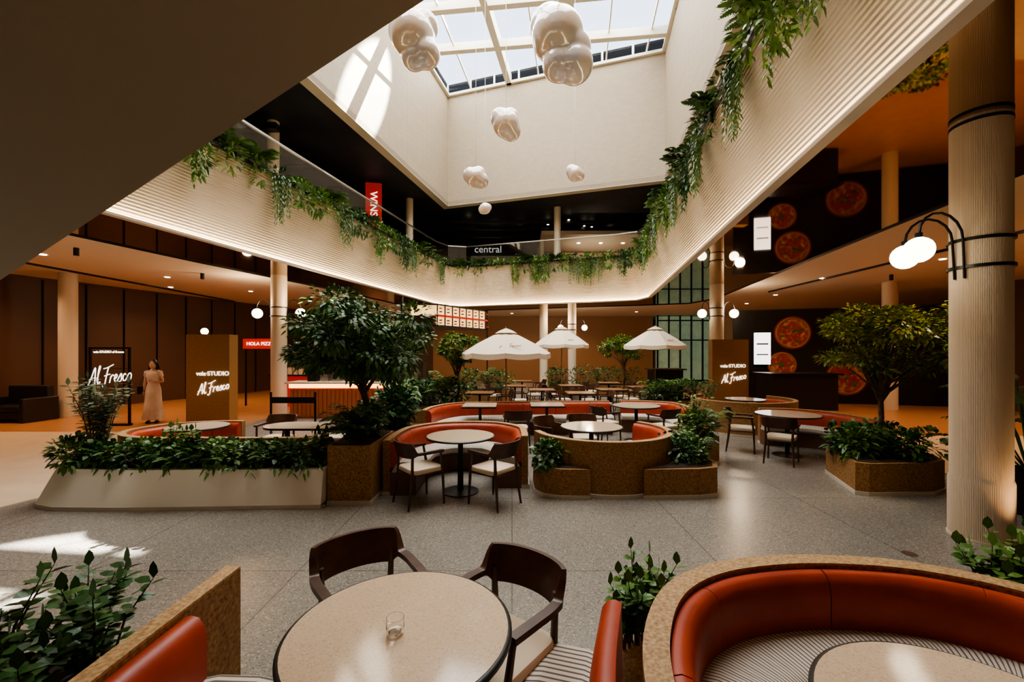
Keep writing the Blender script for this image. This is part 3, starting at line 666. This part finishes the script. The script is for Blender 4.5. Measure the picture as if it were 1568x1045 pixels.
# ------------------------------------------------------------------ plants
def rdir():
    z=U(-1,1);a=U(0,6.283);r=math.sqrt(1-z*z); return Vector((r*math.cos(a),r*math.sin(a),z))
def shrub(b,c,rx,ry,rz,n,L,W,mat,stems=6,low=None):
    c=Vector(c); base=c-Vector((0,0,rz))
    for i in range(stems):
        d=rdir(); d.z=abs(d.z); e=c+Vector((d.x*rx*.7,d.y*ry*.7,d.z*rz*.6)); b.tube([base+Vector((d.x*.03,d.y*.03,0)),(base+e)/2+Vector((d.x*.05,d.y*.05,0)),e],[.008,.006,.003],M['bark'],5)
    for i in range(n):
        d=rdir(); k=U(.45,1)**.6; p=c+Vector((d.x*rx*k,d.y*ry*k,d.z*rz*k))
        if low is not None and p.z<low: p.z=low+U(0,.08)
        b.leaf(p,d+Vector((0,0,.35))+rdir()*.7,L*U(.7,1.2),W*U(.7,1.2),mat,.35)
def sprigs(b,c,h,n,L,W,mat,spread=.35,per=14):
    c=Vector(c)
    for i in range(n):
        a=U(0,6.283); s=U(.1,1)*spread; tip=c+Vector((math.cos(a)*s,math.sin(a)*s,h*U(.55,1.))); mid=c*.5+tip*.5+Vector((0,0,h*.12))
        pts=[c+Vector((math.cos(a)*.03,math.sin(a)*.03,0)),mid,tip]; b.tube(pts,[.007,.005,.002],M['bark'],5)
        for k in range(per):
            t=.2+.8*k/per; p=(pts[0].lerp(mid,t*2) if t<.5 else mid.lerp(tip,t*2-1)); d=Vector((math.cos(k*2.4),math.sin(k*2.4),.45))
            b.leaf(p,d,L*U(.8,1.15),W*U(.8,1.15),mat,.3)
        b.leaf(tip,(0,0,1),L,W,mat,0)
def fern(b,c,n,L,mat,up=.8,lw=.045):
    c=Vector(c)
    for i in range(n):
        a=U(0,6.283); l=L*U(.7,1.1); u=up*U(.5,1.3); prev=c; hx=.75
        for k in range(1,15):
            t=k/14; p=c+Vector((math.cos(a)*l*t*hx,math.sin(a)*l*t*hx,l*u*(1.5*t-1.05*t*t)))
            tn=(p-prev).normalized(); sd=tn.cross(Vector((0,0,1))).normalized(); w=l*.24*math.sin(math.pi*min(1,t*.9+.08))
            for sg in(-1,1): b.leaf(p,sd*sg+tn*.6,w,lw*.5*l/.4,mat,.25,n=Vector((math.cos(a)*-.3,math.sin(a)*-.3,1)))
            prev=p
def hang(b,c,n,L,mat,sp=.3,dirv=(1,0),lw=.035):
    for i in range(n):
        s=U(-sp,sp); p=Vector(c)+Vector((dirv[0]*s,dirv[1]*s,0))+Vector((U(-.05,.05),U(-.05,.05),0)); l=L*U(.4,1.)
        k=int(l/.045)
        for j in range(k):
            q=p-Vector((0,0,j*.045)); a=j*2.2+i; b.leaf(q,(math.cos(a),math.sin(a),-.8),.085,lw,mat,.5)
def tree(name,x,y,z0,h,cr,ch,cz,n,L,W,mat,mat2,flat=False,pads=26,off=(0,0),mixr=.7):
    b=MB(); base=Vector((x,y,z0)); 
    t1=Vector((x+off[0]*.3,y+off[1]*.3,z0+h)); b.tube([base,(base+t1)/2+Vector((.06,0,0)),t1],[.045,.035,.03],M['bark'],9)
    cen=Vector((x+off[0],y+off[1],cz)); padl=[]
    for i in range(pads):
        a=2.39996*i+U(-.3,.3); k=math.sqrt((i+.5)/pads)*U(.85,1.12); zz=U(-1,1)*math.sqrt(max(0,1-k*k*.6))
        padl.append((cen+Vector((math.cos(a)*cr*k*.82,math.sin(a)*cr*k*.82,zz*ch*.85)),cr*U(.18,.33)))
    for p,_ in padl:
        m=t1.lerp(p,.5)+Vector((0,0,-.04)); b.tube([t1-Vector((0,0,U(0,.3))),m,p],[.014,.010,.004],M['bark'],5)
    for i in range(n):
        p,pr=random.choice(padl); d=rdir()
        q=p+Vector((d.x*pr,d.y*pr,d.z*pr*(.5 if flat else .65)))*U(.3,1)
        b.leaf(q,d+Vector((0,0,-.1 if not flat else .1)),L*U(.7,1.2),W*U(.7,1.2),mat if R()<mixr else mat2,.3)
    return b.build(name,recalc=False,smooth=False)
tree('ficus_tree',-2.12,6.1,.72,.75,1.02,.70,2.14,10500,.085,.045,M['leafD'],M['leafM'],pads=40,off=(-.05,0),mixr=.5)
tree('maple_tree',5.35,6.3,.42,.95,1.08,.55,2.12,12000,.07,.042,M['leafY'],M['leafM'],flat=True,pads=46,off=(.38,.1),mixr=.65)
tree('small_tree',-1.45,11.2,.5,.9,.62,.5,2.05,4500,.08,.045,M['leafM'],M['leafY'],pads=16)
tree('small_tree',4.75,18.1,.5,.9,1.0,.6,2.1,4000,.1,.055,M['leafM'],M['leafY'],pads=18)
b=MB(); 
for p in((-2.0,2.05,.25),(-2.2,2.2,.25),(-2.0,1.75,.25),(-2.4,1.95,.25),(-2.2,1.65,.25)): sprigs(b,p,.55,8,.09,.05,M['leafD'],.26,18)
fern(b,(-1.93,2.12,.3),12,.30,M['leafG'],.9); b.build('leafy_shrub',recalc=False,smooth=False)
planter('cork_planter_bed',rrect(-2.6,-1.66,1.3,2.4,.1),.25,M['cork'])
b=MB(); 
for p in((.72,2.45,.2),(.64,2.42,.2),(.78,2.5,.2)): sprigs(b,p,.46,10,.08,.045,M['leafM'],.19,14)
b.build('leafy_shrub',recalc=False,smooth=False)
b=MB(); b.lathe([(.12,0),(.15,.2),(.14,.2)],M['corkedge'],(.71,2.46),24); b.build('plant_pot')
b=MB(); 
for p in((2.8,2.5,.3),(2.95,2.5,.3),(3.1,2.4,.3)): sprigs(b,p,.55,9,.085,.05,M['leafM'],.28,14)
b.build('leafy_shrub',recalc=False,smooth=False)
b=MB(); b.prism(rrect(2.68,3.3,2.3,2.7,.1),0,.3,M['cork']); b.build('cork_planter_bed',smooth=False)
b=MB()
for i in range(40):
    x=-5.5+i*.08+U(-.05,.05); y=U(5.2,5.5); k=i%5
    if k in(0,2): fern(b,(x,y,.46),12,.34,random.choice([M['leafD'],M['leafM']]),1.1)
    elif k==3: hang(b,(x,5.12,.52),4,.16,M['leafM'],.12); shrub(b,(x,y,.6),.16,.14,.16,110,.09,.055,M['leafM'],2)
    else: shrub(b,(x,y,.60),.17,.15,.17,120,.09,.055,random.choice([M['leafD'],M['leafM']]),2)
for x,h,m in((-4.3,.5,M['leafM']),(-4.0,.45,M['leafM']),(-4.65,.3,M['leafM']),(-2.5,.4,M['leafM'])): sprigs(b,(x,5.4,.46),h,8,.085,.055,m,.18,14)
shrub(b,(-5.55,5.4,.62),.22,.2,.2,220,.12,.055,M['leafD'],3)
b.build('planter_foliage',recalc=False,smooth=False)
b=MB(); sprigs(b,(-5.25,5.4,.46),1.14,24,.10,.045,M['leafG'],.36,34); b.build('olive_shrub',recalc=False,smooth=False)
b=MB(); 
for i in range(7): fern(b,(U(-2.12,-1.85),U(5.3,5.7),.72),15,.46,M['leafM'] if i%2 else M['leafD'],1.6)
shrub(b,(-1.98,5.85,.95),.26,.26,.24,300,.11,.055,M['leafD']); b.build('potted_fern',recalc=False,smooth=False)
b=MB()
for i in range(7): fern(b,(U(-2.3,-2.),U(7.4,8.2),.5),13,.55,random.choice([M['leafM'],M['leafD']]),1.8); 
for i in range(5): shrub(b,(U(-2.3,-2.0),U(7.45,8.1),.9),.3,.3,.4,260,.12,.06,M['leafD'])
b.build('planter_foliage',recalc=False,smooth=False)
def bed(x0,x1,y0,y1,z,k,h,mats,n=150,L=.11):
    b=MB()
    for i in range(k):
        x,y=U(x0,x1),U(y0,y1)
        if R()<.35: fern(b,(x,y,z),11,h*1.1,random.choice(mats),1.5)
        else: shrub(b,(x,y,z+h*.4),h*.5,h*.5,h*.55,n,L,.055,random.choice(mats),3,low=z)
    b.build('planter_foliage',recalc=False,smooth=False)
bed(.38,.68,5.52,5.75,.39,7,.32,[M['leafM'],M['leafD'],M['leafG']],90,.09)
bed(2.2,2.65,5.6,6.3,.39,10,.34,[M['leafM'],M['leafD']],110,.09)
bed(4.7,5.8,5.75,6.6,.42,18,.42,[M['leafD'],M['leafM']],130,.11)
bed(-3.1,-1.4,11.0,11.3,.5,18,.75,[M['leafM'],M['leafD']]); bed(3.7,5.7,12.2,12.5,.5,13,.6,[M['leafM'],M['leafD']])
bed(-1.9,-.1,15.7,16.0,.5,9,.8,[M['leafM'],M['leafD']]); bed(1.7,5.3,18.0,18.3,.5,14,.8,[M['leafM'],M['leafD']]); bed(3.,3.4,7.2,7.7,.45,7,.45,[M['leafM'],M['leafG']])
b=MB(); sprigs(b,(3.2,7.5,.45),.7,9,.09,.045,M['leafM'],.3,14); sprigs(b,(2.55,6.1,.38),.5,6,.08,.045,M['leafM'],.2,12); b.build('leafy_shrub',recalc=False,smooth=False)
b=MB(); b.lathe([(.2,0),(.26,.5),(.24,.5),(.22,.42)],M['black'],n=28)
def bigleaf(b,c,d,L,W):
    d=Vector(d).normalized(); a=d.cross(Vector((0,0,1))).normalized(); N=9
    for sg in(-1,1):
        for k in range(N):
            t0,t1=k/N,(k+.8)/N; w=W*math.sin(math.pi*(t0*.85+.12)); p0=Vector(c)+d*L*t0-Vector((0,0,.35*L*t0*t0)); p1=Vector(c)+d*L*t1-Vector((0,0,.35*L*t1*t1))
            q0=p0+a*sg*w+d*.12*L-Vector((0,0,w*.3)); q1=p1+a*sg*w*.9+d*.1*L-Vector((0,0,w*.3)); b.add([p0,p1+d*L*.03,q1,q0],[(0,1,2,3)],M['leafD'])
for i in range(18):
    a=i*2.4; h=U(.75,1.7); e=Vector((math.cos(a)*U(.15,.4),math.sin(a)*U(.15,.4),h)); b.tube([(0,0,.45),(e.x*.4,e.y*.4,h*.7),e],.01,M['leafM'],6); bigleaf(b,e,(math.cos(a),math.sin(a),.1),U(.35,.5),U(.18,.26))
b.build('potted_monstera',(6.0,4.95,0),recalc=False,smooth=False)
def edge_pts(A,B,n): return [(A[0]+(B[0]-A[0])*(i+.5)/n,A[1]+(B[1]-A[1])*(i+.5)/n) for i in range(n)]
def fasciaplants(seq,den,sc=1.):
    b=MB()
    for A,B in seq:
        L=math.dist(A,B); n=max(1,int(L*den)); d=((B[0]-A[0])/L,(B[1]-A[1])/L); nx,ny=-d[1],d[0]
        for (x,y) in edge_pts(A,B,n):
            c=(x-nx*.05,y-ny*.05,ZF+.1); k=R(); m=random.choice([M['leafD'],M['leafM'],M['leafD'],M['leafM']])
            shrub(b,c,.28,.28,.15,90,.17,.065,m,0)
            if R()<.22: continue
            c2=(x+nx*.14,y+ny*.14,ZF-.14)
            if k<.3: shrub(b,c2,.26*sc,.24*sc,.36*sc,150,.18,.07,m,0)
            elif k<.5: 
                for q in range(2): fern(b,(x+nx*.08,y+ny*.08,ZF+.05),12,.6*sc,m,.8,.06)
                shrub(b,c2,.22,.2,.3,70,.17,.06,m,0)
            elif k<.8: hang(b,(x+nx*.12,y+ny*.12,ZF+.05),34,1.25*sc,M['leafH'],.30,d,.024)
            else: 
                shrub(b,(x+nx*.12,y+ny*.12,ZF-.3),.2,.2,.55,190,.16,.055,m,0); hang(b,(x+nx*.16,y+ny*.16,ZF-.1),10,1.15,m,.2,d)
    b.build('trailing_balcony_plants',recalc=False,smooth=False)
fasciaplants([(Pt[1],Pt[2]),(Pt[2],Pt[3])],1.4)
fasciaplants([(Pt[3],Pt[4]),(Pt[4],Pt[5]),(Pt[5],Pt[6]),(Pt[6],Pt[7]),(Pt[7],Pt[8])],2.2)
fasciaplants([(Pt[8],Pt[9]),(Pt[9],Pt[10]),(Pt[10],Pt[11]),(Pt[11],(-7.3,3.0))],1.6)
# ------------------------------------------------------------------ woman
def woman(x,y,rz):
    root=empty('standing_woman',(x,y,0),rz)
    skin=P('skin',(.58,.34,.23),.5); dress=noisecol(P('pale_dress',(.6,.47,.38),.8),4,[(.35,(.62,.47,.37)),(.65,(.76,.6,.5))]); hair=P('dark_hair',(.015,.009,.006),.5)
    def sk(name,vs,es,rs,mat,root_i=0,lv=1):
        me=bpy.data.meshes.new(name); me.from_pydata(vs,es,[]); me.materials.append(mat); o=bpy.data.objects.new(name,me); scene.collection.objects.link(o); o.parent=root
        m=o.modifiers.new('skin','SKIN'); m.use_smooth_shade=True; m.branch_smoothing=.3
        for i,r in enumerate(rs):
            me.skin_vertices[0].data[i].radius=(r,r) if not isinstance(r,tuple) else r
            me.skin_vertices[0].data[i].use_root=(i==root_i)
        s=o.modifiers.new('s','SUBSURF'); s.levels=lv; s.render_levels=lv; return o
    V=[(0,0,.93),(0,0,1.10),(0,.005,1.27),(0,.01,1.38),(0,0,1.46),(-.14,.01,1.345),(.14,.01,1.345),(-.2,.03,1.08),(.21,.03,1.09),(-.19,-.05,.86),(.09,-.17,1.10),(-.085,0,.86),(.085,0,.86),(-.09,-.02,.48),(.09,-.01,.48),(-.085,.02,.09),(.095,.02,.09),(-.095,-.12,.03),(.11,-.12,.03)]
    E=[(0,1),(1,2),(2,3),(3,4),(3,5),(3,6),(5,7),(6,8),(7,9),(8,10),(0,11),(0,12),(11,13),(12,14),(13,15),(14,16),(15,17),(16,18)]
    RR=[(.13,.1),(.105,.085),(.12,.09),(.055,.05),(.045,.045),.05,.05,.036,.036,.024,.024,.08,.08,.055,.055,.035,.035,.028,.028]
    sk('body',V,E,RR,skin)
    def hand(nm,w,d,side,n):
        w=Vector(w);d=Vector(d).normalized();s=Vector(side).normalized();n=Vector(n).normalized()
        vs=[w,w+d*.045,w+d*.08];es=[(0,1),(1,2)];rs=[(.02,.014),(.034,.013),(.034,.012)]
        for k,l in((-1.5,.055),(-.5,.068),(.5,.064),(1.5,.048)):
            i=len(vs); b0=w+d*.078+s*k*.016; vs+=[b0,b0+d*l*.5+n*.006,b0+d*l*.85+n*.025]; es+=[(2,i),(i,i+1),(i+1,i+2)]; rs+=[.009,.008,.0065]
        i=len(vs); vs+=[w+d*.03-s*.04,w+d*.065-s*.05+n*.015]; es+=[(1,i),(i,i+1)]; rs+=[.010,.008]
        sk(nm,[tuple(v) for v in vs],es,rs,skin)
    hand('hand_right',V[9],(0,-.25,-1),(0,-1,0),(1,0,0)); hand('hand_left',V[10],(-1,-.25,.35),(0,0,-1),(0,1,0))
    b=MB(); n=40; lv=[(1.375,.10,.07),(1.35,.155,.095),(1.27,.16,.12),(1.18,.14,.105),(1.06,.125,.095),(.96,.155,.115),(.86,.175,.13),(.6,.185,.15),(.35,.205,.175),(.12,.235,.205),(.10,.232,.2)]
    for z,rx,ry in lv:
        for i in range(n):
            a=2*math.pi*i/n; k=1+(.07*math.sin(a*7+z*2)*max(0,(1.0-z))); b.v.append((rx*k*math.cos(a),ry*k*math.sin(a)+.005,z))
    for j in range(len(lv)-1):
        for i in range(n): b.face([j*n+i,j*n+(i+1)%n,(j+1)*n+(i+1)%n,(j+1)*n+i],dress)
    for sx,el in((-1,V[7]),(1,V[8])):
        s=V[5] if sx<0 else V[6]; s=Vector(s); e=Vector(el); b.tube([s-Vector((sx*.04,0,-.01)),s,s.lerp(e,.45)],[.06,.066,.056],dress,14)
    b.build('dress',parent=root)
    b=MB(); hc=(0,-.012,1.545)
    b.sphere(hc,.1,skin,24,(.76,.9,1.14)); b.sphere((0,-.03,1.47),.05,skin,14,(.95,.95,.8))
    b.tube([(0,-.098,1.56),(0,-.118,1.53),(0,-.10,1.522)],[.006,.012,.006],skin,8)
    for sx in(-1,1):
        b.sphere((sx*.03,-.093,1.555),.011,P('eye_white',(.8,.8,.8),.3),10,(1.2,.6,.7)); b.sphere((sx*.03,-.1005,1.555),.005,hair,8)
        b.box(sx*.03-.017,sx*.03+.017,-.099,-.092,1.573,1.578,hair); b.sphere((sx*.077,-.005,1.54),.02,skin,10,(.4,.8,1.3))
    b.sphere((0,-.096,1.497),.018,P('lips',(.4,.07,.06),.4),10,(1.2,.45,.4)); b.build('head',parent=root)
    b=MB(); b.sphere((0,.02,1.575),.115,hair,20,(.9,.88,1.0))
    for i in range(90):
        a=U(.05,math.pi-.05); r=.1; z0=U(1.5,1.62); x0=math.cos(a)*r; y0=math.sin(a)*r*.8+.0
        b.tube([(x0*.8,y0,z0),(x0*1.15,y0+.01,z0-.12),(x0*1.0+U(-.02,.02),y0+.02,z0-.2),(x0*1.25,y0+U(0,.02),z0-.30)],[.018,.022,.02,.006],hair,6)
    b.build('hair',parent=root)
    b=MB(); b.box(-.30,-.22,-.12,.10,.78,.98,M['black']); b.tube([(-.26,-.1,.98),(-.2,-.09,1.15),(-.13,-.02,1.41),(-.18,.07,1.15),(-.26,.08,.98)],.007,M['black'],6); b.build('shoulder_bag',parent=root)
    b=MB()
    for sx in(-.095,.11): b.sphere((sx,-.06,.035),.1,M['black'],14,(.4,1.05,.33))
    b.build('shoes',parent=root)
woman(-9.5,11.3,.25)
# ------------------------------------------------------------------ lights
def area(loc,rot,sx,sy,e,col=(1,1,1)):
    l=bpy.data.lights.new('daylight','AREA'); l.shape='RECTANGLE'; l.size=sx; l.size_y=sy; l.energy=e; l.color=col
    o=bpy.data.objects.new('daylight',l); scene.collection.objects.link(o); o.location=loc; o.rotation_euler=rot; return o
def spot(loc,tgt,e,col,ang,blend=.6,r=.1,name='interior_spot'):
    l=bpy.data.lights.new(name,'SPOT'); l.energy=e; l.color=col; l.spot_size=math.radians(ang); l.spot_blend=blend; l.shadow_soft_size=r
    o=bpy.data.objects.new(name,l); scene.collection.objects.link(o); o.location=loc; o.rotation_euler=(Vector(tgt)-Vector(loc)).to_track_quat('-Z','Y').to_euler(); return o
def point(loc,e,col,r=.15):
    l=bpy.data.lights.new('globe_lamp_light','POINT'); l.energy=e; l.color=col; l.shadow_soft_size=r
    o=bpy.data.objects.new('globe_lamp_light',l); scene.collection.objects.link(o); o.location=loc
area((-.6,12.5,ZS+.8),(0,0,0),12,18,6000,(1,.93,.80))
warm=(1,.66,.40)
for x,y in dl: spot((x,y,ZC-.06),(x,y,0),300 if x>0 else 290,warm,140,.9)
for x,y in((-6.2,12.9),(-8.0,12.9),(7.8,14.6),(2.2,20.4),(3.7,20.4)): point((x,y,3.45),60,(1,.76,.50))
spot((4.75,3.85,.1),(4.74,4.2,4),60,(1,.62,.32),70)  # uplight at the foot of the near column, aimed up its shaft
spot((6.6,5.2,ZC-.1),(5.5,6.3,1.8),260,(1,.8,.5),60)
spot((5.5,25.5,8.2),(5.5,25.5,6),260,(1,.8,.6),140); spot((4.5,24.8,6.4),(4.8,24.8,8.3),90,(1,.85,.65),120)  # spots added to brighten the upper shop; the second aims up at its ceiling
sund=Vector((.52,.42,.9)).normalized()
for tg,e,an in(((-4.35,3.55,0),2400000,2.0),((-4.75,14.2,10.6),3400000,2.6)):
    t=Vector(tg); spot(tuple(t+sund*45),tg,e,(1,.95,.85),an,.1,.12,'sun_shaft')
w=bpy.data.worlds.new('sky'); scene.world=w; w.use_nodes=True; bg=w.node_tree.nodes['Background']; bg.inputs[0].default_value=(.75,.85,1,1); bg.inputs[1].default_value=3
# ------------------------------------------------------------------ camera
cd=bpy.data.cameras.new('camera'); cd.sensor_width=36; cd.lens=15; cd.shift_y=18/1568; cd.clip_end=200; cd.clip_start=.05
co=bpy.data.objects.new('camera',cd); scene.collection.objects.link(co); co.location=(0,0,1.86); co.rotation_euler=(math.pi/2,0,0); scene.camera=co
